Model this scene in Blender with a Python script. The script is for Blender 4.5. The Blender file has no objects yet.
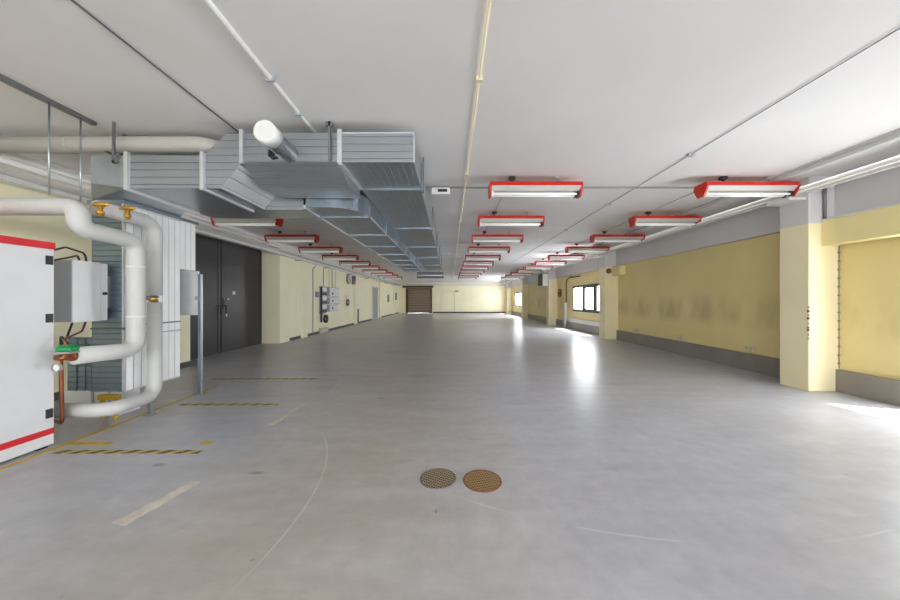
import bpy, math, random
from mathutils import Vector
random.seed(4)
S = bpy.context.scene
COL = S.collection
PI = math.pi

# ------------------------------------------------------------------ mesh builder
class MB:
    def __init__(s):
        s.v = []; s.f = []; s.m = []; s.sm = []
    def add(s, vs, fs, mi=0, smooth=False):
        b = len(s.v)
        s.v += [tuple(p) for p in vs]
        for f in fs:
            s.f.append(tuple(b + i for i in f)); s.m.append(mi); s.sm.append(smooth)
        return s
    def box(s, x0, x1, y0, y1, z0, z1, mi=0):
        vs = [(x0,y0,z0),(x1,y0,z0),(x1,y1,z0),(x0,y1,z0),(x0,y0,z1),(x1,y0,z1),(x1,y1,z1),(x0,y1,z1)]
        return s.add(vs, [(0,3,2,1),(4,5,6,7),(0,1,5,4),(1,2,6,5),(2,3,7,6),(3,0,4,7)], mi)
    def prism(s, poly, axis, a0, a1, mi=0):
        # poly: 2D points; axis 'x' -> (y,z), 'y' -> (x,z), 'z' -> (x,y)
        def P(p, a):
            return {'x':(a,p[0],p[1]), 'y':(p[0],a,p[1]), 'z':(p[0],p[1],a)}[axis]
        n = len(poly)
        area = sum(poly[i][0]*poly[(i+1)%n][1]-poly[(i+1)%n][0]*poly[i][1] for i in range(n))
        if area < 0: poly = poly[::-1]
        if axis == 'y': poly = poly[::-1]
        vs = [P(p,a0) for p in poly] + [P(p,a1) for p in poly]
        fs = [tuple(range(n))[::-1], tuple(range(n,2*n))]
        for i in range(n):
            j = (i+1)%n
            fs.append((i,j,n+j,n+i))
        return s.add(vs, fs, mi)
    def tube(s, path, r, seg=16, caps=True, mi=0, closed=False):
        pts = [Vector(p) for p in path]; n = len(pts)
        rs = r if isinstance(r,(list,tuple)) else [r]*n
        tang = []
        for i in range(n):
            a = pts[i-1] if (i > 0 or closed) else pts[i]
            b = pts[(i+1)%n] if (i < n-1 or closed) else pts[i]
            tang.append((b-a).normalized())
        up = Vector((0,0,1)) if abs(tang[0].z) < .9 else Vector((0,1,0))
        nrm = (up - tang[0]*up.dot(tang[0])).normalized()
        vs = []
        for i in range(n):
            t = tang[i]
            nrm = (nrm - t*nrm.dot(t)).normalized()
            bn = t.cross(nrm)
            for k in range(seg):
                a = 2*PI*k/seg
                vs.append(pts[i] + (nrm*math.cos(a) + bn*math.sin(a))*rs[i])
        fs = []
        m = n if closed else n-1
        for i in range(m):
            j = (i+1)%n
            for k in range(seg):
                l = (k+1)%seg
                fs.append((i*seg+k, i*seg+l, j*seg+l, j*seg+k))
        s.add(vs, fs, mi, True)
        if caps and not closed:
            b = len(s.v)-n*seg
            s.f.append(tuple(b+k for k in range(seg))[::-1]); s.m.append(mi); s.sm.append(False)
            s.f.append(tuple(b+(n-1)*seg+k for k in range(seg))); s.m.append(mi); s.sm.append(False)
        return s
    def cyl(s, p0, p1, r, seg=20, mi=0):
        return s.tube([p0,p1], r, seg, True, mi)
    def ring(s, c, R, r, axis='z', seg=32, sub=8, mi=0):
        pts = []
        for k in range(seg):
            a = 2*PI*k/seg
            u, w = R*math.cos(a), R*math.sin(a)
            d = {'z':(u,w,0),'x':(0,u,w),'y':(u,0,w)}[axis]
            pts.append((c[0]+d[0],c[1]+d[1],c[2]+d[2]))
        return s.tube(pts, r, sub, False, mi, True)
    def ball(s, c, r, sx=1, sy=1, sz=1, mi=0, nu=14, nv=8):
        vs=[]; fs=[]
        for i in range(nv+1):
            t = PI*i/nv
            for k in range(nu):
                a = 2*PI*k/nu
                vs.append((c[0]+r*sx*math.sin(t)*math.cos(a), c[1]+r*sy*math.sin(t)*math.sin(a), c[2]+r*sz*math.cos(t)))
        for i in range(nv):
            for k in range(nu):
                l=(k+1)%nu
                fs.append((i*nu+k,(i+1)*nu+k,(i+1)*nu+l,i*nu+l))
        return s.add(vs,fs,mi,True)

def fillet(path, rad, n=8):
    pts = [Vector(p) for p in path]; out = [pts[0]]
    rads = rad if isinstance(rad,(list,tuple)) else [rad]*(len(pts)-2)
    for i in range(1,len(pts)-1):
        a, b, c = pts[i-1], pts[i], pts[i+1]
        u = (a-b).normalized(); w = (c-b).normalized()
        ang = u.angle(w)
        t = min(rads[i-1]/math.tan(ang/2), (a-b).length*.48, (c-b).length*.48)
        r = t*math.tan(ang/2)
        cen = b + (u+w).normalized()*(r/math.sin(ang/2))
        p0, p1 = b+u*t, b+w*t
        v0, v1 = p0-cen, p1-cen
        th = v0.angle(v1)
        for k in range(n+1):
            q = k/n
            out.append(cen + (v0*math.sin((1-q)*th)+v1*math.sin(q*th))/math.sin(th))
    out.append(pts[-1])
    return out

# ------------------------------------------------------------------ objects
def setp(o, label=None, cat=None, group=None, kind=None):
    if label: o['label'] = label
    if cat: o['category'] = cat
    if group: o['group'] = group
    if kind: o['kind'] = kind
    return o
def wloc(o):
    v = Vector((0,0,0))
    while o is not None:
        v += o.location; o = o.parent
    return v
def mesh(name, mb, mats, parent=None, origin=None, bevel=0):
    if parent is not None:
        org = wloc(parent)
    else:
        org = Vector(origin) if origin else Vector((0,0,0))
    me = bpy.data.meshes.new(name)
    me.from_pydata([tuple(Vector(p)-org) for p in mb.v], [], mb.f)
    for m in (mats if isinstance(mats,(list,tuple)) else [mats]): me.materials.append(m)
    for p, mi, sm in zip(me.polygons, mb.m, mb.sm):
        p.material_index = mi; p.use_smooth = sm
    me.update()
    o = bpy.data.objects.new(name, me); COL.objects.link(o)
    if parent is not None: o.parent = parent
    else: o.location = org
    if bevel:
        b = o.modifiers.new('bevel','BEVEL'); b.width = bevel; b.segments = 2; b.limit_method = 'ANGLE'
    return o
def thing(name, label, cat, loc=(0,0,0), group=None):
    o = bpy.data.objects.new(name, None); COL.objects.link(o)
    o.location = loc; o.empty_display_size = .1
    return setp(o, label, cat, group)
def solo(name, mb, mats, label, cat, group=None, origin=None, bevel=0):
    if origin is None:
        xs = [p[0] for p in mb.v]; ys = [p[1] for p in mb.v]; zs = [p[2] for p in mb.v]
        origin = ((min(xs)+max(xs))/2, (min(ys)+max(ys))/2, min(zs))
    return setp(mesh(name, mb, mats, None, origin, bevel), label, cat, group)
def struct(name, mb, mats, bevel=0):
    return setp(mesh(name, mb, mats, None, None, bevel), kind='structure')
def copy_tree(o, parent=None):
    c = o.copy(); COL.objects.link(c)
    if parent is not None: c.parent = parent
    for ch in list(o.children): copy_tree(ch, c)
    return c

# ------------------------------------------------------------------ materials
def lin(r, g, b):
    f = lambda c: (c/255/12.92) if c/255 <= .04045 else ((c/255+.055)/1.055)**2.4
    return (f(r), f(g), f(b), 1)
class N:
    def __init__(s, name):
        s.mat = bpy.data.materials.new(name); s.mat.use_nodes = True
        s.nt = s.mat.node_tree; s.bsdf = s.nt.nodes['Principled BSDF']
    def n(s, t, **kw):
        x = s.nt.nodes.new(t)
        for k, v in kw.items(): setattr(x, k, v)
        return x
    def l(s, a, b): s.nt.links.new(a, b)
    def math(s, op, a, b=None, clamp=False):
        x = s.n('ShaderNodeMath', operation=op, use_clamp=clamp)
        for i, q in enumerate((a, b)):
            if q is None: continue
            if isinstance(q, (int, float)): x.inputs[i].default_value = q
            else: s.l(q, x.inputs[i])
        return x.outputs[0]
    def mix(s, fac, a, b):
        x = s.n('ShaderNodeMix', data_type='RGBA')
        for i, q in ((0, fac), (6, a), (7, b)):
            if isinstance(q, (int, float)): x.inputs[i].default_value = q
            elif isinstance(q, tuple): x.inputs[i].default_value = q
            else: s.l(q, x.inputs[i])
        return x.outputs[2]
    def coord(s):
        return s.n('ShaderNodeTexCoord').outputs['Object']
    def xyz(s, c):
        x = s.n('ShaderNodeSeparateXYZ'); s.l(c, x.inputs[0]); return x.outputs
    def noise(s, c, scale, detail=4, rough=.55, vec=None):
        if vec:
            mp = s.n('ShaderNodeMapping'); mp.inputs['Scale'].default_value = vec; s.l(c, mp.inputs[0]); c = mp.outputs[0]
        x = s.n('ShaderNodeTexNoise'); s.l(c, x.inputs['Vector'])
        x.inputs['Scale'].default_value = scale; x.inputs['Detail'].default_value = detail; x.inputs['Roughness'].default_value = rough
        return x.outputs[0]
    def ramp(s, f, lo, hi):
        x = s.n('ShaderNodeMapRange'); x.inputs[1].default_value = lo; x.inputs[2].default_value = hi; s.l(f, x.inputs[0]); return x.outputs[0]
    def bump(s, h, strength, dist=.01):
        x = s.n('ShaderNodeBump'); x.inputs['Strength'].default_value = strength; x.inputs['Distance'].default_value = dist
        s.l(h, x.inputs['Height']); s.l(x.outputs[0], s.bsdf.inputs['Normal'])
    def set(s, color=None, rough=None, metal=None, spec=None):
        for k, v in (('Base Color',color),('Roughness',rough),('Metallic',metal),('Specular IOR Level',spec)):
            if v is None: continue
            if isinstance(v,(int,float,tuple)): s.bsdf.inputs[k].default_value = v
            else: s.l(v, s.bsdf.inputs[k])
        return s

def plain(name, col, rough=.5, metal=0, var=.06, scale=6, spec=.5):
    m = N(name); c = m.coord()
    nz = m.noise(c, scale, 3)
    d = tuple(max(0, q*(1-var*2)) for q in col[:3])+(1,)
    m.set(m.mix(m.ramp(nz,.3,.7), d, col), rough, metal, spec)
    return m.mat
def ribbed(name, col, axis, pitch, metal=.85, rough=.32, line=.5, width=.035):
    m = N(name); c = m.coord(); x = m.xyz(c)[axis]
    t = m.math('FRACT', m.math('MULTIPLY', x, 1/pitch))
    d = m.math('ABSOLUTE', m.math('SUBTRACT', t, .5))
    ln = m.math('LESS_THAN', d, width)
    nz = m.ramp(m.noise(c, 2.2, 4), .3, .7)
    base = m.mix(nz, tuple(q*.86 for q in col[:3])+(1,), col)
    m.set(m.mix(ln, base, tuple(q*line for q in col[:3])+(1,)), rough, metal)
    m.bump(m.ramp(d, 0, width*2), .6, .012)
    return m.mat

GALV = (.44,.475,.51,1)
M = {}
M['galv_z'] = ribbed('galvanised_sheet_level_seams', GALV, 2, .085)
M['galv_x'] = ribbed('galvanised_sheet_long_seams', GALV, 0, .085)
M['galv_y'] = ribbed('galvanised_sheet_cross_seams', GALV, 1, .085)
M['galv'] = plain('galvanised_steel', GALV, .36, .85, .08, 5)
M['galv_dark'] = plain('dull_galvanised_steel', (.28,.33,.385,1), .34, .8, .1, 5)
M['galv_reflect'] = ribbed('galvanised_sheet_painted_reflection', (.62,.64,.67,1), 0, .085, .3, .4, .6)  # floor's reflected brightness painted into the slanted face's colour
M['clad'] = ribbed('white_corrugated_cladding', lin(248,249,251), 1, .10, .0, .35, .66, .05)
M['clad_front'] = ribbed('grey_panel_cladding', (.22,.28,.34,1), 2, .07, .75, .36, .6, .05)
M['flange'] = plain('bright_flange_steel', (.72,.73,.74,1), .35, .6)
M['strut'] = plain('grey_strut_steel', (.24,.24,.25,1), .45, .7)
M['white'] = plain('white_paint', lin(226,226,224), .4, 0, .02)
M['white_metal'] = plain('white_enamel', lin(222,223,226), .3, 0, .02)
M['grey_metal'] = plain('light_grey_enamel', lin(172,176,184), .38, .1, .03)
M['insul'] = plain('pale_pipe_insulation', lin(198,198,197), .45, 0, .04, 4)
M['duct_white'] = plain('off_white_pipe_paint', lin(182,178,172), .5, 0, .03, 2)
M['brass'] = plain('brass', (.72,.42,.09,1), .28, .9, .1)
M['copper'] = plain('copper_pipe', (.34,.12,.06,1), .35, .8, .15)
M['black'] = plain('black_plastic', (.018,.018,.02,1), .4)
M['red'] = plain('red_enamel', lin(196,36,22), .38, 0, .04)
M['redcab'] = plain('red_band', lin(208,40,50), .4)
M['green'] = plain('green_plastic', lin(28,140,80), .4)
M['tube'] = plain('fluorescent_tube_glass', lin(240,244,246), .2, 0, .0)
_b = M['tube'].node_tree.nodes['Principled BSDF']; _b.inputs['Emission Color'].default_value = (1,.96,.90,1); _b.inputs['Emission Strength'].default_value = .35
M['reflector'] = plain('white_reflector', lin(196,191,186), .32, 0, .02)
M['skirt'] = plain('grey_skirting_paint', lin(140,134,128), .5, 0, .06, 3)
M['skirt_dark'] = plain('dark_skirting', lin(82,80,80), .5)
M['frame'] = plain('grey_window_frame', lin(98,96,93), .4, .3)
M['door_dark'] = plain('dark_anthracite_paint', lin(58,54,58), .36, .1, .08, 1.5)
M['door_grey'] = plain('grey_door_paint', lin(170,165,166), .45)
M['brown'] = plain('dark_brown_paint', lin(92,62,36), .5)
M['rust'] = plain('rust_red_paint', lin(120,62,48), .6)
M['cream'] = plain('cream_conduit', lin(226,214,180), .5)
M['tape_y'] = plain('yellow_floor_tape', lin(206,170,40), .5, 0, .12, 14)
M['patch'] = plain('pale_repair_mortar', lin(214,207,193), .8, 0, .12, 9)
M['cable'] = plain('black_cable', (.03,.027,.025,1), .5)
M['cable_grey'] = plain('grey_cable', lin(150,148,146), .5)
M['yellow_box'] = plain('yellow_wall_paint_on_casing', lin(238,224,164), .55, 0, .03, 2)
M['bag'] = plain('off_white_plastic', lin(224,222,216), .4)

def wall_paint(name, col, stain=False, split=None, top=None):
    m = N(name); c = m.coord(); x = m.xyz(c)
    nz = m.ramp(m.noise(c, .9, 5), .3, .7)
    base = m.mix(nz, tuple(q*.93 for q in col[:3])+(1,), col)
    fine = m.noise(c, 30, 2)
    if stain:
        # scuff marks left on the wall by things once stored against it
        sm = m.noise(c, 1.0, 3, .5, (1.0,1.5,.7))
        band = m.math('MULTIPLY', m.math('MULTIPLY', m.ramp(x[2],.85,1.1), m.math('SUBTRACT',1,m.ramp(x[2],1.35,1.7))), m.ramp(sm,.44,.66), True)
        base = m.mix(m.math('MULTIPLY', band, .32), base, lin(110,98,80))
    if split is not None:
        up = m.math('GREATER_THAN', x[2], split)
        base = m.mix(up, base, top)
    m.set(base, .55)
    m.bump(fine, .08, .004)
    return m.mat
YEL = lin(247,236,196)
GREYW = lin(214,211,212)
M['wall'] = wall_paint('pale_yellow_wall_paint', lin(250,243,212), False, 3.12, lin(226,222,214))
M['wall_right'] = wall_paint('yellow_wall_paint_scuffed', lin(232,214,154), True)
M['pillar'] = wall_paint('yellow_pillar_paint_grey_top', YEL, False, 2.76, GREYW)
M['pilaster'] = wall_paint('pale_yellow_pilaster_paint', lin(250,243,212), False, 3.12, lin(226,222,214))
M['beam'] = wall_paint('pale_grey_beam_paint', GREYW)

def ceiling_mat():
    m = N('off_white_ceiling_paint'); c = m.coord(); x = m.xyz(c)
    nz = m.ramp(m.noise(c, .6, 4), .3, .7)
    base = m.mix(nz, lin(222,219,218), lin(230,228,228))
    t = m.math('FRACT', m.math('MULTIPLY', m.math('ADD', x[1], 31.23), 1/6.7))
    ln = m.math('LESS_THAN', m.math('ABSOLUTE', m.math('SUBTRACT', t, .5)), .0024)
    t2 = m.math('FRACT', m.math('MULTIPLY', m.math('ADD', x[1], 30.0), 1/3.35))
    ln2 = m.math('MULTIPLY', m.math('LESS_THAN', m.math('ABSOLUTE', m.math('SUBTRACT', t2, .5)), .003), .35)
    base = m.mix(m.math('MAXIMUM', m.math('MULTIPLY', ln, .7), m.math('MULTIPLY', ln2, m.math('GREATER_THAN', x[1], 8))), base, lin(120,112,108))
    m.set(base, .7); m.bump(m.noise(c, 18, 3), .05, .004)
    return m.mat
M['ceiling'] = ceiling_mat()

def floor_mat():
    m = N('worn_grey_concrete_floor'); c = m.coord(); x = m.xyz(c)
    soft = lambda f, lo, hi: m.ramp(f, lo, hi)
    big = m.noise(c, .45, 3, .5)
    # warm band painted in place of light: the right side reflects bluer sky
    light_tint = m.math('MULTIPLY', soft(x[0], .9, -.6), soft(x[0], -2.6, -1.2), True)
    tan = m.math('MULTIPLY', m.math('ADD', m.math('MULTIPLY', light_tint, .8), m.math('MULTIPLY', soft(big, .35, .75), .45)), .8, True)
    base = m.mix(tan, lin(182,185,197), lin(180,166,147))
    med = soft(m.noise(c, 1.1, 3, .5), .25, .75)
    base = m.mix(m.math('MULTIPLY', med, .42), base, lin(146,146,150))
    st = soft(m.noise(c, 1.6, 5, .6, (.55,2.4,1)), .35, .8)
    base = m.mix(m.math('MULTIPLY', st, .42), base, lin(214,215,218))
    fine = soft(m.noise(c, 7, 5, .65), .3, .8)
    base = m.mix(m.math('MULTIPLY', fine, .40), base, lin(136,133,130))
    sp = soft(m.noise(c, 1.3, 3, .5, (.7,1.8,1)), .66, .80)
    base = m.mix(m.math('MULTIPLY', sp, .45), base, lin(104,100,96))
    dots = soft(m.noise(c, 11, 2), .74, .80)
    base = m.mix(m.math('MULTIPLY', dots, .6), base, lin(84,80,76))
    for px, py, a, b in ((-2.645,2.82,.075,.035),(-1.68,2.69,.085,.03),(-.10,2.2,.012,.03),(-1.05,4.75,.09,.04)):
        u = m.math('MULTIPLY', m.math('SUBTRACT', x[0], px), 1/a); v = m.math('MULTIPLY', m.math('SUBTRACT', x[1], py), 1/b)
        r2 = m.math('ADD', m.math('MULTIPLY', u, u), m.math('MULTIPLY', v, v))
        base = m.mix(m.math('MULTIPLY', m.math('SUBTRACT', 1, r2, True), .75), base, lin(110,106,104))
    # wheel scratches
    for cx, cy, r in ((-3.4,2.2,2.35),(1.9,5.8,3.9),(-1.9,7.5,3.1)):
        u = m.math('SUBTRACT', x[0], cx); v = m.math('SUBTRACT', x[1], cy)
        d = m.math('ABSOLUTE', m.math('SUBTRACT', m.math('SQRT', m.math('ADD', m.math('MULTIPLY', u, u), m.math('MULTIPLY', v, v))), r))
        ln = m.math('MULTIPLY', m.math('LESS_THAN', d, .007), soft(m.noise(c, 1.2, 2), .48, .58))
        base = m.mix(m.math('MULTIPLY', ln, .28), base, lin(228,224,218))
    m.set(base, .31, 0, .42)
    m.bump(m.noise(c, 2.5, 3), .02, .01)
    return m.mat
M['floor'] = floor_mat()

def hazard_mat():
    m = N('black_yellow_hazard_tape'); c = m.coord(); x = m.xyz(c)
    t = m.math('FRACT', m.math('MULTIPLY', m.math('ADD', x[0], m.math('MULTIPLY', x[1], -1.2)), 1/.17))
    ln = m.math('LESS_THAN', t, .5)
    w = m.math('MULTIPLY', m.ramp(m.noise(c, 16, 4), .52, .66), .7)
    base = m.mix(ln, lin(200,176,70), lin(58,52,44))
    m.set(m.mix(w, base, lin(160,154,146)), .55)
    return m.mat
M['hazard'] = hazard_mat()

def grate_mat(name, ang, a, b):
    m = N(name); c = m.coord()
    mp = m.n('ShaderNodeMapping'); mp.inputs['Rotation'].default_value = (0,0,ang); m.l(c, mp.inputs[0])
    x = m.xyz(mp.outputs[0])
    f = lambda q, p: m.math('LESS_THAN', m.math('FRACT', m.math('MULTIPLY', q, 1/p)), .42)
    g = m.math('MAXIMUM', f(x[0], .022), f(x[1], .03))
    m.set(m.mix(g, b, a), .5, .5)
    m.bump(g, .8, .006)
    return m.mat
M['grate_a'] = grate_mat('worn_steel_drain_cover', .5, lin(168,150,122), lin(64,54,46))
M['grate_b'] = grate_mat('rusty_drain_cover', -.3, lin(172,142,96), lin(104,80,52))

def glass_mat():
    m = N('window_glass'); nt = m.nt
    out = nt.nodes['Material Output']
    tr = m.n('ShaderNodeBsdfTransparent'); gl = m.n('ShaderNodeBsdfGlossy'); gl.inputs['Roughness'].default_value = .02
    mx = m.n('ShaderNodeMixShader'); mx.inputs[0].default_value = .05; m.l(tr.outputs[0], mx.inputs[1]); m.l(gl.outputs[0], mx.inputs[2])
    m.l(mx.outputs[0], out.inputs[0])
    return m.mat
M['glass'] = glass_mat()
def shutter_mat():
    m = N('roller_shutter_slats'); c = m.coord(); x = m.xyz(c)
    t = m.math('FRACT', m.math('MULTIPLY', x[2], 1/.28))
    d = m.math('LESS_THAN', t, .12)
    m.set(m.mix(d, lin(136,120,104), lin(84,70,58)), .5, .2); m.bump(t, .3, .02)
    return m.mat
M['shutter'] = shutter_mat()

# ------------------------------------------------------------------ dimensions (camera at x 0, y 0, z 1.5 looking along +y)
CZ = 3.55            # ceiling
WL, WR = -5.9, 6.4   # walls
YN, YF = -8.0, 35.5
PY = [5.09 + 6.7*k for k in range(-2, 5)]      # near faces of the right-hand pillars

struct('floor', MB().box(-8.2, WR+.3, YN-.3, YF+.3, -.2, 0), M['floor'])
struct('ceiling', MB().box(-8.2, WR+.3, YN-.3, YF+.3, CZ, CZ+.25), M['ceiling'])

def wall_x(mb, xa, xb, ya, yb, holes, z1=CZ):
    """wall slab between xa and xb with rectangular holes (y0,y1,z0,z1)"""
    y = ya
    for (h0,h1,b,t) in sorted(holes):
        if h0 > y: mb.box(xa,xb,y,h0,0,z1)
        if b > 0: mb.box(xa,xb,h0,h1,0,b)
        if t < z1: mb.box(xa,xb,h0,h1,t,z1)
        y = h1
    if y < yb: mb.box(xa,xb,y,yb,0,z1)
    return mb

WIN = [(12.5,16.2,.92,2.22), (25.7,30.6,.92,2.22)]
GLZ = [(2.75,4.15,0,2.38), (-7.2,-2.6,1.0,2.5), (33.0,34.4,.9,2.6)]   # glazed door by the nearest bay, then two unseen windows added for daylight
mb = wall_x(MB(), WR, WR+.16, YN, YF, WIN+GLZ)
struct('wall_right', mb, M['wall_right'])
# grey concrete upstand beam over the right-hand wall
mb = MB()
for k in range(len(PY)-1):
    mb.box(WR-.09, WR, PY[k]+.45, PY[k+1], 2.81, CZ)
mb.box(WR-.09, WR, PY[-1]+.45, YF, 2.81, CZ)
struct('trim_1', mb, M['beam'])

mb = MB()
mb.box(WL-.3, WL, YN, 7.04, 0, CZ)
mb.box(WL-.9, WL-.59, 7.04, 10.69, 3.22, CZ)          # above the doors, in the recess
mb.box(WL-.59, WL-.3, 6.74, 7.04, 0, CZ); mb.box(WL-.59, WL-.3, 10.69, 10.99, 0, CZ)
mb.box(WL-.9, WL-.59, 6.9, 7.04, 0, CZ); mb.box(WL-.9, WL-.59, 10.69, 10.83, 0, CZ)
wall_x(mb, WL-.3, WL, 10.69, YF, [(23.4,25.4,0,2.6)])
struct('wall_left', mb, M['wall'])
mb = MB()
mb.box(WL-.3, -5.05, YF, YF+.3, 0, CZ); mb.box(-5.05, -2.06, YF, YF+.3, 2.86, CZ); mb.box(-2.06, WR+.3, YF, YF+.3, 0, CZ)
struct('wall_back', mb, M['wall'])
# unseen wall behind the viewer; its row of windows is added for daylight
mb = MB(); RW = [(-5.0,-2.6),(-1.2,1.2),(2.6,5.0)]
mb.box(WL-.3, WR+.3, YN-.3, YN, 0, 1.1); mb.box(WL-.3, WR+.3, YN-.3, YN, 2.7, CZ)
mb.box(WL-.3,-5.0,YN-.3,YN,1.1,2.7); mb.box(-2.6,-1.2,YN-.3,YN,1.1,2.7); mb.box(1.2,2.6,YN-.3,YN,1.1,2.7); mb.box(5.0,WR+.3,YN-.3,YN,1.1,2.7)
struct('wall_front', mb, M['wall'])

# windows -------------------------------------------------------------
def win_x(idx, y0, y1, z0, z1, cuts, fw=.11, name='window'):
    """framed window set in the right-hand wall"""
    xs0, xs1 = WR+.005, WR+.085
    fr = MB()
    fr.box(xs0,xs1,y0,y1,z0,z0+fw); fr.box(xs0,xs1,y0,y1,z1-fw,z1)
    fr.box(xs0,xs1,y0,y0+fw,z0+fw,z1-fw); fr.box(xs0,xs1,y1-fw,y1,z0+fw,z1-fw)
    for c in cuts: fr.box(xs0-.02,xs1,c-.12,c+.12,z0+fw,z1-fw)
    f = struct('%s_%d' % (name, idx), fr, M['frame'])
    ys = [y0+fw]+[q for c in cuts for q in (c-.12,c+.12)]+[y1-fw]
    for a, b in zip(ys[::2], ys[1::2]):
        mesh('pane', MB().box(xs0+.035,xs0+.047,a,b,z0+fw,z1-fw), M['glass'], f)
    return f
w1 = win_x(1, *WIN[0], [13.6,14.85])
sash = MB()
for a, b in ((13.72,13.80),(14.65,14.73)): sash.box(WR-.03,WR-.012,a,b,.99,2.15)
sash.box(WR-.03,WR-.012,13.80,14.65,.99,1.08); sash.box(WR-.03,WR-.012,13.80,14.65,2.06,2.15)
mesh('opening_sash', sash, M['skirt_dark'], w1)
mesh('window_sill', MB().box(WR-.05,WR+.004,12.45,16.25,.88,.92), M['white'], w1)
w2 = win_x(2, *WIN[1], [27.3,28.95])
mesh('window_sill', MB().box(WR-.05,WR+.004,25.65,30.65,.88,.92), M['white'], w2)
win_x(2, *GLZ[0], [3.45], .08, 'door')
win_x(3, *GLZ[1], [-5.7,-4.1], .08)  # unseen window behind the viewer, added for daylight
win_x(7, *GLZ[2], [33.7], .08)  # hidden far window added to brighten the back wall
for i, (a, b) in enumerate(RW):
    fr = MB(); c = (a+b)/2; y0, y1 = YN-.16, YN-.08
    fr.box(a,b,y0,y1,1.1,1.17); fr.box(a,b,y0,y1,2.63,2.7); fr.box(a,a+.07,y0,y1,1.17,2.63); fr.box(b-.07,b,y0,y1,1.17,2.63); fr.box(c-.05,c+.05,y0,y1,1.17,2.63)
    f = struct('window_%d' % (4+i), fr, M['frame'])
    for p, q in ((a+.07,c-.05),(c+.05,b-.07)):
        mesh('pane', MB().box(p,q,y0+.03,y0+.042,1.17,2.63), M['glass'], f)

# skirting --------------------------------------------------------------
mb = MB()
for a, b in ((PY[2]+.45,PY[3]),(PY[3]+.45,PY[4]),(PY[4]+.45,PY[5]),(PY[5]+.45,PY[6]),(4.2,PY[2]),(PY[0]+.45,PY[1]),(PY[1]+.45,2.7)):
    mb.box(WR-.07,WR,a,b,0,.34); mb.box(WR-.075,WR,a,b,.34,.36)
struct('baseboard_right', mb, M['skirt'])
mb = MB()
mb.box(WL,WL+.02,YN,7.04,0,.12)
pil = [12.2,19.0,25.75,32.2]
for a, b in ((11.4,12.2),(12.65,19.0),(19.45,23.4),(26.2,32.2),(32.65,YF)): mb.box(WL,WL+.02,a,b,0,.1)
struct('baseboard_left', mb, M['skirt_dark'])
struct('baseboard_back', MB().box(-1.95,WR-.1,YF-.03,YF,0,.16), M['skirt_dark'])

# big dark doors in the left-hand recess --------------------------------------
DX = -6.49
for n, a, b in ((1,8.78,10.685),(3,7.045,8.765)):
    d = struct('door_%d' % n, MB().box(DX-.07,DX,a,b,0,3.215), M['door_dark'], .006)
    mesh('edge_strip', MB().box(DX,DX+.012,a+.02,a+.10,.03,3.17).box(DX,DX+.012,b-.10,b-.02,.03,3.17).box(DX,DX+.012,a+.10,b-.10,2.55,2.57), M['door_dark'], d)
    if n == 1:
        hb = MB().box(DX,DX+.03,8.83,8.93,1.25,1.55)
        mesh('lock_plate', hb, M['black'], d)
        mesh('handle', MB().tube(fillet([(DX+.03,8.87,1.34),(DX+.09,8.87,1.34),(DX+.09,8.87,1.12)],.03), .014, 8), M['black'], d)
        mesh('label_sticker', MB().box(DX,DX+.004,9.25,9.37,1.66,1.76), M['white'], d)
        mesh('label_sticker', MB().box(DX,DX+.004,9.05,9.10,1.50,1.55), M['white'], d)
        mesh('label_sticker', MB().box(DX,DX+.004,8.98,9.03,1.02,1.10), M['white'], d)
    else:
        mesh('handle', MB().tube(fillet([(DX,8.68,1.34),(DX+.07,8.68,1.34),(DX+.07,8.68,1.12)],.03), .014, 8), M['black'], d)

# grey side door far down the left-hand wall
d = struct('door_4', MB().box(WL-.14,WL-.08,23.5,25.3,.01,2.5), M['door_grey'], .005)
mesh('door_frame', MB().box(WL-.16,WL+.03,23.4,23.5,0,2.6).box(WL-.16,WL+.03,25.3,25.4,0,2.6).box(WL-.16,WL+.03,23.5,25.3,2.5,2.6), M['white'], d)
mesh('kick_plate', MB().box(WL-.08,WL-.07,23.55,25.25,.05,.30), M['galv'], d)
mesh('door_handle', MB().tube(fillet([(WL-.08,23.66,1.05),(WL-.03,23.66,1.05),(WL-.03,23.8,1.05)],.02), .012, 8), M['galv'], d)
# roller shutter in the far wall
d = struct('door_5', MB().box(-4.8,-2.2,YF+.05,YF+.11,.01,2.75), M['shutter'])
mesh('door_frame', MB().box(-5.05,-4.8,YF-.06,YF+.14,0,2.86).box(-2.2,-2.06,YF-.06,YF+.14,0,2.86).box(-4.8,-2.2,YF-.06,YF+.14,2.75,2.86), M['brown'], d)
mesh('bottom_rail', MB().box(-4.79,-2.21,YF+.02,YF+.05,.01,.14), M['brown'], d)

# pillars ----------------------------------------------------------------
where = {2:'square yellow pillar with grey top, largest and nearest on the right',
         3:'yellow pillar with grey top between the scuffed wall and the near window',
         4:'yellow pillar with grey top just beyond the near window, white heater above it',
         5:'yellow pillar with grey top just before the far window',
         6:'yellow pillar with grey top beyond the far window, closest to the back wall',
         1:'square yellow pillar with grey top beside the glazed door behind the viewpoint',
         0:'square yellow pillar with grey top beside the rear side window'}
for k, y in enumerate(PY):
    p = thing('pillar', where[k], 'pillar', (6.15,y+.22,0), 'square pillars along the right wall')
    mesh('shaft', MB().box(5.89,WR,y,y+.45,0,CZ), M['pillar'], p, bevel=.008)
    mesh('pipe_bracket', MB().box(5.62,5.89,y+.04,y+.41,3.16,3.2).box(5.62,5.66,y+.04,y+.41,3.2,3.24), M['white'], p)
    if k == 2:
        ch = MB()
        for q in range(9):
            z = .86+q*.062+random.uniform(-.01,.01); w = random.uniform(.008,.02)
            ch.box(5.888-w*.15,5.889+w,y-.0015,y+w*1.2,z,z+random.uniform(.015,.045))
        mesh('chipped_edge', ch, M['rust'], p)
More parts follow.
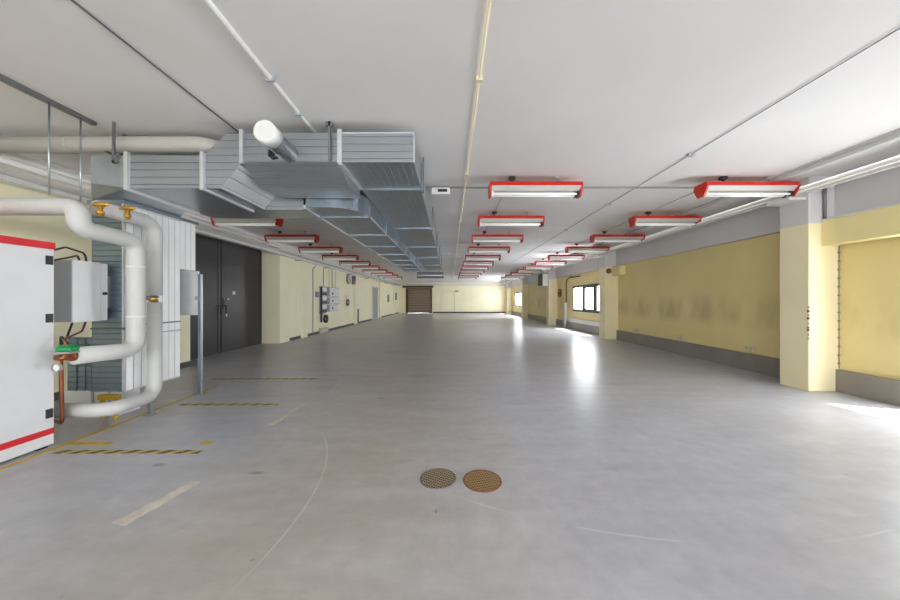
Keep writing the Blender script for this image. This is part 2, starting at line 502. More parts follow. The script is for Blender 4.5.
names = ['leftwall pilaster on the far side of the dark doors, beside the wall boxes',
         'shallow yellow pilaster right after the cluster of wall boxes, rust stripe beside it',
         'shallow yellow pilaster just past the grey side door',
         'shallow yellow pilaster on the left wall closest to the roller shutter']
names[0] = 'shallow yellow pilaster between the dark doors and the grey wall boxes'
for y, lb in zip(pil, names):
    solo('pilaster', MB().box(WL,WL+.09,y,y+.45,0,CZ), M['pilaster'], lb, 'pilaster', 'shallow pilasters along the left wall')
solo('wall_pier', MB().box(WL,WL+.03,10.70,11.35,0,3.3), M['pilaster'], 'smooth cream wall pier directly right of the large dark doors', 'pier')

# ------------------------------------------------------------------ fluorescent lamps
HW = .755
CAP = [(-.12,0),(.12,0),(.145,-.07),(.11,-.15),(.065,-.225),(-.065,-.225),(-.11,-.15),(-.145,-.07)]
def make_lamp():
    r = thing('fluorescent_lamp', 'x', 'lamp', (0,0,0))
    hs = MB().prism([(-.12,0),(.12,0),(.142,-.07),(-.142,-.07)],'x',-HW+.03,HW-.03)
    mesh('housing', hs, M['red'], r)
    rf = MB().prism([(-.135,-.07),(.135,-.07),(.128,-.085),(.07,-.135),(-.07,-.135),(-.128,-.085)],'x',-HW+.03,HW-.03)
    mesh('reflector', rf, M['reflector'], r)
    for s in (-1,1):
        a, b = sorted((s*(HW-.03), s*HW))
        c = mesh('end_cap', MB().prism(CAP,'x',a,b), M['red'], r)
        for y in (-.045,.045):
            p, q = sorted((s*(HW-.03), s*(HW-.075)))
            mesh('tube_socket', MB().box(p,q,y-.022,y+.022,-.215,-.14), M['black'] if s > 0 else M['white'], c)
    for y in (-.045,.045):
        mesh('tube', MB().cyl((-HW+.075,y,-.18),(HW-.075,y,-.18),.019,14), M['tube'], r)
    for x in (-.375,.375):
        h = mesh('hanger', MB().cyl((x,0,0),(x,0,CZ-ZL-.03),.006,8), M['strut'], r)
        if x < 0: mesh('ceiling_clamp', MB().box(x-.05,x+.05,-.035,.035,CZ-ZL-.05,CZ-ZL).ball((x,0,CZ-ZL-.05),.03), M['black'], h)
        else: mesh('ceiling_plate', MB().box(x-.03,x+.03,-.02,.02,CZ-ZL-.03,CZ-ZL), M['grey_metal'], h)
    return r
ZL = 3.43
lamp0 = make_lamp(); used = False
ords = ['first','second','third','fourth','fifth','sixth','seventh','eighth','ninth','tenth','eleventh']
for row, cx, ks, grp in (('centre',1.405,range(11),'lamps in the centre row'),
                         ('right',4.98,range(11),'lamps in the row by the right wall'),
                         ('left',-4.70,range(1,11),'lamps in the row by the left wall')):
    for k in ks:
        o = lamp0 if not used else copy_tree(lamp0); used = True
        o.location = (cx-(.06 if row == 'right' and k == 0 else 0), 5.16+2.04*k, ZL)
        i = k if row != 'left' else k-1
        if i == 0:
            lb = {'centre':'red-ended fluorescent lamp hanging alone, nearest in the centre row',
                  'right':'red-ended fluorescent lamp beside the nearest pillar, closest in the right row',
                  'left':'red-ended lamp half under the big duct, closest in the left row'}[row]
        elif k == 10: lb = 'red-ended fluorescent lamp nearest the back wall, last in the %s row' % row
        else: lb = 'red-ended fluorescent ceiling lamp, %s from the near end of the %s row' % (ords[i], row)
        setp(o, lb, 'lamp', grp)

# wires that tie the lamp rows together along the ceiling
for x, lb in ((1.03,'thin grey wire on the ceiling along the centre lamp row'),(4.605,'thin grey wire on the ceiling along the right lamp row'),(-5.075,'thin grey wire on the ceiling along the left lamp row')):
    y0 = 7.6 if x < 0 else 5.3
    solo('lamp_wire', MB().cyl((x,y0,CZ-.018),(x,25.4,CZ-.018),.006,6), M['cable_grey'], lb, 'wire', 'wires along the lamp rows')
w = thing('ceiling_cable', 'thin dark cable running slantwise along the bare ceiling right of centre', 'cable', (3.37,8,CZ-.012))
mesh('cable_run', MB().cyl((3.37,-2,CZ-.014),(3.37,17,CZ-.014),.006,6), M['strut'], w)
for y in (1.72,4.35,6.6,9): mesh('cable_clip', MB().box(3.33,3.41,y-.03,y+.03,CZ-.035,CZ), M['grey_metal'], w)
w = thing('ceiling_conduit', 'cream conduit running straight along the middle of the ceiling', 'conduit', (.27,8,CZ-.02))
mesh('conduit_tube', MB().cyl((.27,-3,CZ-.018),(.27,34,CZ-.018),.011,8), M['cream'], w)
for y in (2.85,5,8,11): mesh('conduit_clip', MB().box(.24,.30,y-.02,y+.02,CZ-.04,CZ), M['cream'], w)
w = thing('ceiling_conduit', 'white conduit on the ceiling leading onto the big galvanised duct', 'conduit', (-1.64,0,CZ-.03))
mesh('conduit_tube', MB().cyl((-1.64,-3,CZ-.027),(-1.64,9,CZ-.027),.022,10), M['white'], w)
for y in (2.83,3.35,1.5): mesh('conduit_clip', MB().box(-1.68,-1.60,y-.015,y+.015,CZ-.055,CZ), M['grey_metal'], w)
solo('ceiling_cable', MB().cyl((-2.57,-3,CZ-.012),(-2.57,4.4,CZ-.012),.008,6), M['strut'], 'thin grey cable on the bare ceiling at upper left', 'cable')
solo('cross_conduit', MB().cyl((-.42+.3,5.64,CZ-.012),(5.2,5.64,CZ-.012),.011,8), M['cable_grey'], 'thin grey conduit crossing the ceiling behind the nearest lamps', 'conduit')
e = thing('ceiling_fitting', 'small white fitting under the ceiling beside the long duct', 'emergency light', (-.15,5.62,CZ-.13))
mesh('body', MB().box(-.33,.0,5.56,5.68,CZ-.15,CZ-.03), M['white'], e, bevel=.008)
mesh('fitting_base', MB().box(-.31,-.02,5.57,5.67,CZ-.03,CZ), M['strut'], e)
mesh('lens', MB().box(-.22,-.05,5.55,5.56,CZ-.11,CZ-.06), M['black'], e)

# ------------------------------------------------------------------ ducts
def duct(mbx, seams):
    """pick a seam material per face by its normal: seams 'y' run lengthways, 'x' crossways"""
    return mbx
def facemats(o, fn):
    me = o.data
    for p in me.polygons: p.material_index = fn(p.normal)
GM = [M['galv_z'], M['galv_x'], M['galv_y'], M['galv']]
def lengthways(n):    # duct running along y
    if abs(n.z) > .7: return 1
    return 0
def crossways(n):     # duct running along x
    if abs(n.z) > .7: return 2
    return 0

# long main duct, running away from the viewer
t = thing('supply_duct', 'long flat galvanised air duct nearest the middle of the ceiling', 'air duct', (-.85,3.6,3.1))
o = mesh('casing', MB().box(-1.28,-.42,3.6,16.5,3.1,3.44), GM, t); facemats(o, lengthways)
for y in [4.47+2.42*k for k in range(5)]:
    f = MB().box(-1.275,-.41,y-.018,y+.018,3.075,3.1).box(-.42,-.40,y-.018,y+.018,3.075,3.455)
    mesh('flange', f, M['galv_dark'], t)
    hg = MB().box(-.395,-.375,y-.02,y+.02,3.05,CZ).box(-.43,-.375,y-.02,y+.02,3.045,3.065)
    mesh('hanger', hg, M['strut'], t)
mesh('corner_bead', MB().box(-.425,-.41,3.595,3.615,3.095,3.445).box(-1.28,-.41,3.59,3.60,3.43,3.445), M['flange'], t)

# elbow that joins it to the left
t = thing('elbow_duct', 'wide galvanised elbow section with sloping ribbed underside, round pipe entering its front', 'air duct', (-1.85,3.6,2.9))
mb = MB()
mb.prism([(3.6,3.1),(3.6,3.44),(4.42,3.44),(4.42,2.95),(3.94,2.93)],'x',-2.412,-1.285)
o = mesh('casing', mb, GM, t)
facemats(o, lambda n: 2 if n.z < -.3 else 0)
mesh('flange', MB().box(-1.30,-1.25,3.57,3.60,3.08,3.47).box(-1.30,-1.25,3.6,4.42,3.07,3.098), M['flange'], t)
mesh('flange', MB().box(-2.43,-2.39,3.57,3.60,3.08,3.47), M['flange'], t)
mesh('hanger', MB().box(-1.40,-1.375,3.555,3.575,3.10,CZ).box(-1.43,-1.35,3.555,3.585,3.5,CZ), M['strut'], t)

# second, deeper duct: curved start, then straight away from the viewer
t = thing('return_duct', 'long deeper galvanised duct with curved blue-grey side, left of the main duct', 'air duct', (-1.68,4.43,2.83))
out = [(-2.07,14.2),(-2.07,4.44)]
out += [(-1.75,4.44)] if False else []
arc = []
# curved outer side, seen from the right
for k in range(11):
    a = PI/2*k/10
    arc.append((-1.78+.49*math.sin(a), 4.44+.50*(1-math.cos(a))))
poly = [(-2.07,14.2),(-2.07,4.44)] + arc + [(-1.29,14.2)]
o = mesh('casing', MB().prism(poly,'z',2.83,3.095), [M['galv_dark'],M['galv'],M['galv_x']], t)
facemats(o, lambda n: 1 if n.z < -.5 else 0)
for p in o.data.polygons:
    if abs(p.normal.z) < .5: p.use_smooth = False
top = MB().box(-2.07,-1.29,4.95,14.2,3.096,3.44)
mesh('upper_casing', top, M['galv'], t)
for y in [4.95+1.36*k for k in range(7)]:
    mesh('flange', MB().box(-2.08,-1.275,y-.015,y+.015,2.808,2.83).box(-1.29,-1.272,y-.015,y+.015,2.808,3.09), M['galv_dark'], t)
for y in (5.5,8.2,10.9,13.6): mesh('hanger', MB().box(-2.11,-2.09,y-.012,y+.012,2.8,CZ), M['strut'], t)
mesh('edge_bead', MB().box(-2.10,-2.07,4.44,14.2,2.81,2.86), M['flange'], t)
mesh('edge_bead', MB().box(-1.295,-1.275,4.95,14.2,2.815,2.84), M['flange'], t)

# low sloped transition and cross duct on the left
t = thing('cross_duct', 'galvanised cross duct running left with stepped end and slanted ribbed underside', 'air duct', (-3.2,3.6,2.8))
mb = MB().box(-3.735,-2.862,3.6,4.95,2.80,3.18)
mb.box(-2.862,-2.11,4.46,4.95,2.80,3.08)
o = mesh('casing', mb, GM, t); facemats(o, crossways)
pl = [(-2.86,2.80),(-2.86,3.18),(-2.59,3.44),(-2.42,3.44),(-2.42,3.10),(-2.67,2.80)]
o = mesh('transition_piece', MB().prism(pl,'y',3.6,4.455), GM+[M['galv_reflect']], t)
facemats(o, lambda n: 0 if abs(n.y) > .5 else (4 if n.z < -.2 and n.x > .2 else 1))
mesh('flange', MB().box(-2.88,-2.84,3.565,3.6,2.77,3.21).box(-2.88,-2.84,3.6,4.5,2.77,2.798), M['flange'], t)
mesh('flange', MB().box(-3.755,-3.715,3.565,3.6,2.77,3.21).box(-3.755,-3.715,3.6,4.6,2.765,2.798), M['flange'], t)
mesh('flange', MB().box(-2.44,-2.42,3.6,4.455,3.075,3.10), M['galv_dark'], t)
mesh('support_strut', MB().box(-3.885,-3.86,3.56,3.58,3.08,CZ-.001).box(-3.89,-3.855,3.56,3.60,3.08,3.11), M['strut'], t)

# end piece turning downwards + ribbed vertical shaft
t = thing('vertical_duct', 'tall duct shaft with white ribbed cladding behind the insulated pipes', 'air duct', (-4.33,4.3,.34))
vs = [(-4.53,3.92,2.76),(-4.13,3.92,2.76),(-4.13,4.74,2.76),(-4.53,4.74,2.76),
      (-4.17,3.6,3.18),(-3.757,3.6,3.18),(-3.757,4.45,3.18),(-4.17,4.45,3.18),
      (-3.757,3.6,2.80),(-3.757,4.45,2.80),(-4.17,3.6,2.86),(-4.17,4.45,2.86)]
fs = [(0,3,2,1),(4,5,6,7),(8,5,4,10),(0,1,8,10),(1,2,9,8),(9,6,5,8),(7,6,9,11),(11,9,2,3),(4,7,11,10),(10,11,3,0)]
o = mesh('elbow_piece', MB().add(vs,fs), [M['galv'],M['galv_y']], t)
o = mesh('casing', MB().box(-4.53,-4.13,3.92,4.74,.34,2.72), [M['clad'],M['clad_front']], t)
facemats(o, lambda n: 1 if abs(n.y) > .5 else 0)
mesh('upper_casing', MB().box(-4.53,-4.14,4.75,5.04,1.975,2.72), M['clad'], t)
mesh('flange', MB().box(-4.56,-4.10,3.89,5.06,2.72,2.76), M['galv_dark'], t)
mesh('corner_bead', MB().box(-4.14,-4.12,3.91,3.93,.34,2.72).box(-4.135,-4.12,3.92,4.74,2.695,2.72).box(-4.135,-4.12,3.92,4.74,.33,.345), M['flange'], t)
mesh('edge_strip', MB().box(-4.13,-4.115,3.95,4.74,1.035,1.05).box(-4.13,-4.115,3.95,4.74,1.165,1.185), M['grey_metal'], t)
mesh('rivet_line', MB().tube([(-4.112,3.95+.02*k,1.175) for k in range(40)],[.006 if k%2 else .011 for k in range(40)],6), M['strut'], t)
t2 = thing('duct_plinth', 'low white ribbed plinth under the duct shaft', 'plinth', (-4.45,4.2,0))
mesh('plinth_panel', MB().box(-5.0,-4.30,4.0,4.3,0,.33), [M['white_metal'],M['clad']], t2)
mesh('panel_seam', MB().box(-4.62,-4.59,3.985,4.0,0,.33), M['grey_metal'], t2)
mesh('panel_seam', MB().box(-4.40,-4.38,3.99,4.0,0,.33), M['grey_metal'], t2)
solo('side_panel', MB().box(-4.90,-4.56,3.97,4.02,.34,1.02).box(-4.80,-4.77,3.955,3.97,.34,1.02).box(-4.68,-4.66,3.955,3.97,.34,1.02).box(-4.60,-4.57,3.95,3.97,.34,1.02), M['clad_front'], 'blue-grey metal panel with upright ridges left of the duct shaft', 'panel')
solo('yellow_bar', MB().box(-4.44,-4.20,3.90,3.96,.24,.30).box(-4.42,-4.39,3.91,3.95,0,.24).box(-4.25,-4.22,3.91,3.95,0,.24), M['tape_y'], 'yellow bar low behind the bottom insulated pipe', 'bar')

# round duct under the ceiling and the capped stub
t = thing('round_duct', 'thick off-white round duct under the ceiling at upper left', 'air duct', (-4.4,3.77,3.3))
mesh('duct_tube', MB().tube(fillet([(-5.85,3.77,3.385),(-2.92,3.77,3.385),(-2.74,4.3,3.385)],.22,8), .095, 24), M['duct_white'], t)
mesh('joint_band', MB().cyl((-4.62,3.77,3.385),(-4.58,3.77,3.385),.099,24), M['duct_white'], t)
mesh('hanger', MB().box(-4.13,-4.10,3.87,3.89,3.275,CZ).box(-4.13,-4.10,3.70,3.89,3.27,3.285), M['strut'], t)
t = thing('capped_duct_stub', 'short round spiral duct with white end cap sticking out of the elbow', 'duct stub', (-1.85,3.3,3.2))
ZS = 3.195
sp = MB().tube([(-1.86,3.24+.009*k,ZS) for k in range(41)],[.09+(.006 if k%4==0 else 0) for k in range(41)],28)
mesh('spiral_tube', sp, M['galv'], t)
mesh('end_cap', MB().tube([(-1.86,3.10,ZS),(-1.86,3.105,ZS),(-1.86,3.24,ZS)],[.10,.112,.112],32), M['white'], t)
mesh('damper_handle', MB().box(-1.94,-1.92,3.30,3.40,ZS-.16,ZS-.09).box(-1.93,-1.86,3.33,3.36,ZS-.17,ZS-.15), M['black'], t)
# round duct hanging across at the far end of the main ducts
t = thing('far_round_duct', 'round spiral duct lying crosswise at the far ends of the ceiling ducts', 'air duct', (-1.1,17.1,2.7))
mesh('spiral_tube', MB().tube([(-1.8+.06*k,17.1,2.86) for k in range(25)],[.17+(.008 if k%2 else 0) for k in range(25)],20), M['galv'], t)
for x in (-1.6,-.6): mesh('hanger', MB().box(x-.01,x+.01,17.09,17.11,3.03,CZ), M['strut'], t)

# ceiling rail with hanging rods, upper left
t = thing('ceiling_rail', 'grey slotted ceiling rail with hanging rods at the far upper left', 'rail', (-4.1,3.2,3.5))
mesh('channel', MB().box(-4.13,-4.07,2.6,3.575,CZ-.04,CZ), M['strut'], t)
for y, z in ((3.44,2.47),(3.17,2.57)): mesh('rod', MB().cyl((-4.1,y,z),(-4.1,y,CZ-.04),.008,8), M['galv'], t)
solo('ceiling_bracket', MB().box(-4.1,-3.72,3.83,3.87,3.49,3.53).box(-4.05,-4.02,3.83,3.87,3.49,CZ), M['strut'], 'short dark bracket against the ceiling above the thick round duct', 'bracket')

# ------------------------------------------------------------------ insulated pipes and plant on the left
t = thing('insulated_pipe', 'pale insulated pipe bending down in front, its lower end near the green valve', 'pipe', (-3.8,3.5,.8))
pa = fillet([(-5.6,3.19,2.46),(-3.82,3.19,2.46),(-3.82,3.19,2.24),(-3.80,3.75,2.21),(-3.80,3.75,.90),(-3.83,3.16,.93)],[.11,.10,.14,.13])
mesh('pipe_jacket', MB().tube(pa, .088, 22), M['insul'], t)
mesh('end_collar', MB().cyl((-3.832,3.16,.93),(-3.834,3.13,.93),.05,18), M['copper'], t)
for q in ((-3.80,3.75,1.9),(-3.80,3.75,1.3)): mesh('joint_band', MB().cyl((q[0],q[1],q[2]-.012),(q[0],q[1],q[2]+.012),.0895,22), M['white'], t)
t = thing('insulated_pipe', 'pale insulated pipe with a valve halfway, lowest run resting on a short post', 'pipe', (-3.92,4.0,.1))
pb = fillet([(-3.90,3.42,2.52),(-3.905,4.10,2.52),(-3.905,4.10,1.56)],[.16])
mesh('upper_jacket', MB().tube(pb, .08, 22), M['insul'], t)
pc = fillet([(-3.905,4.10,1.47),(-3.905,4.10,.245),(-3.78,3.46,.275),(-4.35,3.40,.285)],[.16,.14])
mesh('lower_jacket', MB().tube(pc, .078, 22), M['insul'], t)
v = mesh('valve', MB().cyl((-3.905,4.10,1.47),(-3.905,4.10,1.56),.035,14).ball((-3.905,4.06,1.515),.045), M['brass'], t)
mesh('valve_lever', MB().box(-3.90,-3.78,4.0,4.03,1.53,1.55).box(-3.93,-3.89,4.0,4.08,1.50,1.55), M['strut'], v)
post = solo('pipe_post', MB().box(-3.96,-3.87,4.0,4.09,0,.012).box(-3.935,-3.895,4.03,4.07,.012,.15), M['galv'], 'short galvanised post under the lowest insulated pipe', 'post')
# brass valves with T-handles
def brass(x, y, z, lb):
    b = thing('brass_valve', lb, 'valve', (x,y,z))
    mesh('stem', MB().cyl((x,y,z),(x,y,z+.12),.020,14).cyl((x,y,z+.03),(x,y,z+.06),.034,14), M['brass'], b)
    mesh('handle', MB().tube([(x-.09,y,z+.125),(x-.05,y,z+.135),(x,y,z+.13),(x+.05,y,z+.135),(x+.09,y,z+.125)],[.012,.026,.034,.026,.012],12), M['brass'], b)
brass(-3.70, 3.28, 2.38, 'brass valve with T-handle left of the other, by the pipe elbow')
brass(-3.66, 3.52, 2.41, 'brass valve with T-handle on the straight upper pipe')
for x, y, z in ((-3.70,3.28,2.38),(-3.66,3.52,2.41)):
    pass
# wall-mounted control box in front of the shaft
t = thing('control_box', 'white metal control box with grey side, hanging behind the pipes', 'control box', (-4.4,3.7,1.25))
mesh('body', MB().box(-4.50,-4.275,3.5,3.86,1.25,1.95), M['grey_metal'], t, bevel=.006)
mesh('front_panel', MB().box(-4.275,-4.262,3.5,3.78,1.245,1.955), M['white_metal'], t)
mesh('side_panel', MB().box(-4.275,-4.265,3.785,3.86,1.25,1.945), M['white_metal'], t)
mesh('knob', MB().cyl((-4.265,3.82,1.58),(-4.24,3.82,1.58),.018,12), M['black'], t)
mesh('mounting_plate', MB().box(-4.46,-4.30,3.86,3.92,1.4,1.8), M['strut'], t)
# tall white cabinet whose end shows at the left edge
t = thing('tall_cabinet', 'tall white cabinet with red bands at the far left edge', 'cabinet', (-4.45,2.8,0))
mesh('body', MB().box(-4.80,-4.085,2.35,3.2,.02,2.02), M['white_metal'], t, bevel=.006)
mesh('red_band', MB().box(-4.81,-4.078,2.345,3.205,2.02,2.09), M['redcab'], t)
mesh('red_band', MB().box(-4.085,-4.078,2.36,3.195,.13,.19), M['redcab'], t)
for z in (1.86,1.27,.30): mesh('latch', MB().box(-4.085,-4.070,3.13,3.18,z,z+.09), M['black'], t)
for y in (2.42,3.12): mesh('foot', MB().box(-4.78,-4.10,y-.04,y+.04,0,.02), M['black'], t)
# green valve head, gauge, copper pipe and cables
t = thing('green_valve', 'green valve actuator on a copper fitting at the lower pipe end', 'valve', (-3.9,3.1,.84))
mesh('actuator_head', MB().box(-3.93,-3.78,3.08,3.17,.985,1.03).box(-3.92,-3.79,3.09,3.16,1.03,1.05), M['green'], t, bevel=.01)
mesh('head_base', MB().box(-3.94,-3.77,3.07,3.18,.965,.985), M['cable_grey'], t)
mesh('valve_body', MB().cyl((-3.95,3.11,.92),(-3.84,3.11,.92),.026,14).cyl((-3.86,3.11,.92),(-3.86,3.11,.965),.02,12), M['copper'], t)
t = thing('pressure_gauge', 'small white round gauge below the green valve', 'gauge', (-3.88,3.08,.82))
mesh('dial', MB().cyl((-3.90,3.09,.83),(-3.90,3.07,.83),.04,20), M['white'], t)
mesh('rim', MB().ring((-3.90,3.07,.83),.04,.008,'y',24), M['cable_grey'], t)
mesh('gauge_stem', MB().cyl((-3.90,3.085,.86),(-3.90,3.10,.90),.01,8), M['brass'], t)
solo('copper_pipe', MB().tube(fillet([(-3.95,3.12,.92),(-4.07,3.24,.92),(-4.09,3.27,.20),(-4.34,3.36,.20)],.05), .017, 12), M['copper'], 'thin copper pipe dropping beside the tall cabinet', 'pipe')
for pts, m_, lb, n_ in (
    ([(-4.36,3.72,1.955),(-4.36,3.70,2.06),(-4.22,3.4,2.08),(-4.18,3.22,2.0),(-4.12,3.19,1.93)], 'cable', 'thick black cable looping from the control box top towards the cabinet', 'black_cable'),
    ([(-4.42,3.70,1.955),(-4.42,3.68,2.03),(-4.30,3.5,1.98),(-4.2,3.28,1.92),(-4.15,3.22,1.74)], 'cable', 'lower black cable drooping from the control box along its left side', 'black_cable'),
    ([(-4.30,3.66,1.24),(-4.25,3.58,1.14),(-4.02,3.25,1.10),(-3.90,3.13,1.10),(-3.86,3.12,1.045)], 'copper', 'brown cable running from the control box down to the green valve', 'brown_cable'),
    ([(-4.36,3.58,1.24),(-4.30,3.48,1.08),(-4.12,3.28,1.02),(-3.98,3.17,1.14),(-3.85,3.13,1.045)], 'cable', 'black cable drooping under the control box to the green valve', 'black_cable')):
    solo(n_, MB().tube(fillet(pts,.08,6), .010, 8), M[m_], lb, 'cable')
solo('steel_rail', MB().cyl((-4.52,3.905,1.14),(-3.98,3.905,1.14),.012,8).box(-4.10,-3.98,3.89,3.92,1.125,1.155), M['strut'], 'thin steel rail across the shaft front between the two pipes', 'rail')
# free-standing post with white board
t = thing('steel_post', 'slim galvanised post standing on the floor by the ribbed shaft', 'post', (-3.99,4.95,0))
mesh('shaft', MB().box(-4.01,-3.965,4.93,4.975,.012,1.91), M['galv'], t)
mesh('foot_plate', MB().box(-4.05,-3.93,4.89,5.01,0,.012), M['galv'], t)
t = thing('white_board', 'blank white board fixed to the slim steel post', 'board', (-4.15,4.95,1.26))
mesh('board_sheet', MB().box(-4.32,-4.012,4.935,4.965,1.26,1.96), M['white_metal'], t, bevel=.004)
mesh('board_clip', MB().box(-4.05,-3.985,4.915,4.935,1.50,1.56), M['grey_metal'], t)

# ------------------------------------------------------------------ pipes and trays under the ceiling by both walls
def run(name, x, z, r, y0, y1, mat, lb, cat='pipe', group=None):
    solo(name, MB().cyl((x,y0,z),(x,y1,z),r,14), mat, lb, cat, group)
g = 'pipe runs along the left wall'
run('wall_pipe', -5.70, 3.40, .05, -4, 34.8, M['white'], 'uppermost white pipe under the ceiling along the left wall', group=g)
run('wall_pipe', -5.62, 3.26, .035, -4, 34.8, M['white'], 'thin white pipe second from the ceiling along the left wall', group=g)
run('wall_pipe', -5.72, 3.15, .05, -4, 34.8, M['duct_white'], 'off-white pipe below the thin one along the left wall', group=g)
t = thing('cable_tray', 'pale cable tray lowest of the runs above the dark doors', 'cable tray', (-5.7,15,2.99))
mesh('tray_channel', MB().box(-5.79,-5.63,-4,34.8,3.02,3.035).box(-5.79,-5.775,-4,34.8,3.035,3.08).box(-5.645,-5.63,-4,34.8,3.035,3.08), M['white'], t)
mesh('cable_bundle', MB().cyl((-5.71,-4,3.06),(-5.71,34.8,3.06),.02,8), M['cable_grey'], t)
for y in (6.5,11.8,14.5,18,21.5,28,31.5): mesh('tray_bracket', MB().box(-5.899,-5.62,y-.02,y+.02,2.985,3.02), M['grey_metal'], t)
g = 'pipe runs along the right wall'
run('wall_pipe', 5.78, 3.32, .045, -4, 34.8, M['white'], 'upper white pipe passing the pillar tops along the right wall', group=g)
run('wall_pipe', 5.70, 3.235, .035, -4, 34.8, M['duct_white'], 'lower slim grey pipe on the pillar brackets along the right wall', group=g)
t = thing('cable_tray', 'flat white cable tray against the ceiling along the right wall', 'cable tray', (5.6,15,3.5))
mesh('tray_channel', MB().box(5.46,5.76,-4,34.8,3.475,3.49).box(5.46,5.475,-4,34.8,3.49,3.53).box(5.745,5.76,-4,34.8,3.49,3.53), M['white'], t)
mesh('cable_bundle', MB().cyl((5.56,-4,3.51),(5.56,34.8,3.51),.02,8).cyl((5.64,-4,3.51),(5.64,34.8,3.51),.018,8), M['cable_grey'], t)
for y in [3.0+3.3*k for k in range(10)]: mesh('tray_hanger', MB().box(5.50,5.52,y-.01,y+.01,3.49,CZ).box(5.70,5.72,y-.01,y+.01,3.49,CZ), M['grey_metal'], t)
run('ceiling_edge_conduit', 5.385, 3.525, .02, -4, 34.8, M['cable_grey'], 'slim grey conduit on the ceiling just beside the right cable tray', 'conduit')

# casing boxes and small items on the right
t = thing('wall_casing', 'boxed yellow casing reaching out beside the nearest pillar', 'casing', (6.25,3.5,2.39))
mesh('casing_box', MB().box(6.10,6.31,-.95,5.085,2.39,2.80), M['yellow_box'], t, bevel=.006)
mesh('top_strip', MB().box(6.09,6.31,-.95,5.086,2.80,2.82), M['white'], t)
solo('downpipe', MB().cyl((6.12,5.06,2.825),(6.12,5.06,3.42),.022,12), M['strut'], 'dark upright pipe above the yellow casing by the nearest pillar', 'pipe')
t = thing('clipped_cable', 'thin upright cable with many small clips on the nearest pillar', 'cable', (6.36,5.07,.3))
mesh('cable_run', MB().cyl((6.372,5.076,.38),(6.372,5.076,2.385),.006,6), M['cable_grey'], t)
for k in range(14): mesh('clip', MB().box(6.360,6.384,5.068,5.09,.45+.14*k,.465+.14*k), M['strut'], t)
t = thing('yellow_vent_box', 'small yellow box fixed near the top of the second pillar', 'box', (6.26,11.6,2.42))
mesh('box_body', MB().box(6.16,6.38,11.25,11.785,2.42,2.76), M['yellow_box'], t, bevel=.006)
t = thing('alarm_bell', 'round dark alarm bell on the front of the second pillar', 'bell', (6.04,11.74,2.6))
mesh('gong', MB().tube([(6.03,11.797,2.6),(6.03,11.74,2.6),(6.03,11.70,2.6)],[.10,.095,.05],20), M['rust'], t)
mesh('hub', MB().cyl((6.03,11.70,2.6),(6.03,11.685,2.6),.02,10), M['brass'], t)
# sockets over the skirting in the scuffed bay
for y, lb in ((6.6,'pale socket pair low on the scuffed wall, nearest of three'),(8.6,'pale socket pair low on the scuffed wall, middle of three'),(10.6,'pale socket pair low on the scuffed wall, farthest of three')):
    s_ = thing('wall_socket', lb, 'socket', (WR-.03,y,.40), 'sockets over the grey skirting')
    mesh('plate', MB().box(WR-.035,WR,y-.10,y+.10,.42,.52), M['cream'], s_, bevel=.005)
    for q in (-.05,.05): mesh('outlet', MB().cyl((WR-.035,y+q,.47),(WR-.045,y+q,.47),.03,12), M['patch'], s_)
    mesh('cable_stub', MB().cyl((WR-.02,y,.36),(WR-.02,y,.42),.012,8), M['cream'], s_)
# white upright trunking with black cable beside the near window
t = thing('upright_trunking', 'white upright trunking beside the near window, black cable rising out of it', 'trunking', (6.35,17.0,0))
mesh('trunking_body', MB().box(6.28,WR,16.9,17.1,0,1.36), M['white'], t, bevel=.006)
mesh('side_cover', MB().box(6.30,WR,17.12,17.26,.0,1.36), M['grey_metal'], t)
solo('window_cable', MB().tube(fillet([(6.37,17.0,1.36),(6.37,17.0,2.62),(6.37,16.6,2.68),(6.37,15.2,2.68)],[.25,.1]), .022, 8).cyl((6.37,16.1,2.68),(6.36,16.5,2.80),.016,8), M['cable'], 'black cable arching up and over the near window', 'cable')
t = thing('baseboard_highlight', 'long white strip for the sunlit baseboard, low on the wall under the near window', 'radiator', (6.3,14.2,.05))  # white strip stands in for the baseboard in bright light
mesh('radiator_panel', MB().box(6.33,6.398,12.5,16.6,.362,.56), M['white'], t)
mesh('valve_pipe', MB().cyl((6.36,16.68,.362),(6.36,16.68,.50),.012,8).cyl((6.36,16.6,.50),(6.36,16.69,.50),.012,8), M['white'], t)
t = thing('wall_fan', 'round grey-brown wall fan between the near window and the next pillar', 'fan', (6.35,17.9,1.8))
mesh('fan_ring', MB().ring((6.34,17.9,1.9),.22,.03,'x'), M['rust'], t)
mesh('fan_hub', MB().cyl((6.39,17.9,1.9),(6.33,17.9,1.9),.07,14), M['brown'], t)
for k in range(5):
    a = 2*PI*k/5; 
    c_ = (6.355, 17.9+.13*math.cos(a), 1.9+.13*math.sin(a))
    mesh('blade', MB().ball(c_,.075,.12,1,1), M['cable_grey'], t)
t = thing('heater_unit', 'white box heater with black outlet high beside the third pillar', 'heater', (6.0,18.98,2.35))
mesh('body', MB().box(5.55,5.88,18.55,19.0,2.35,3.08), M['white'], t, bevel=.01)
mesh('outlet', MB().box(5.38,5.55,18.55,19.0,2.36,3.07), M['black'], t, bevel=.006)

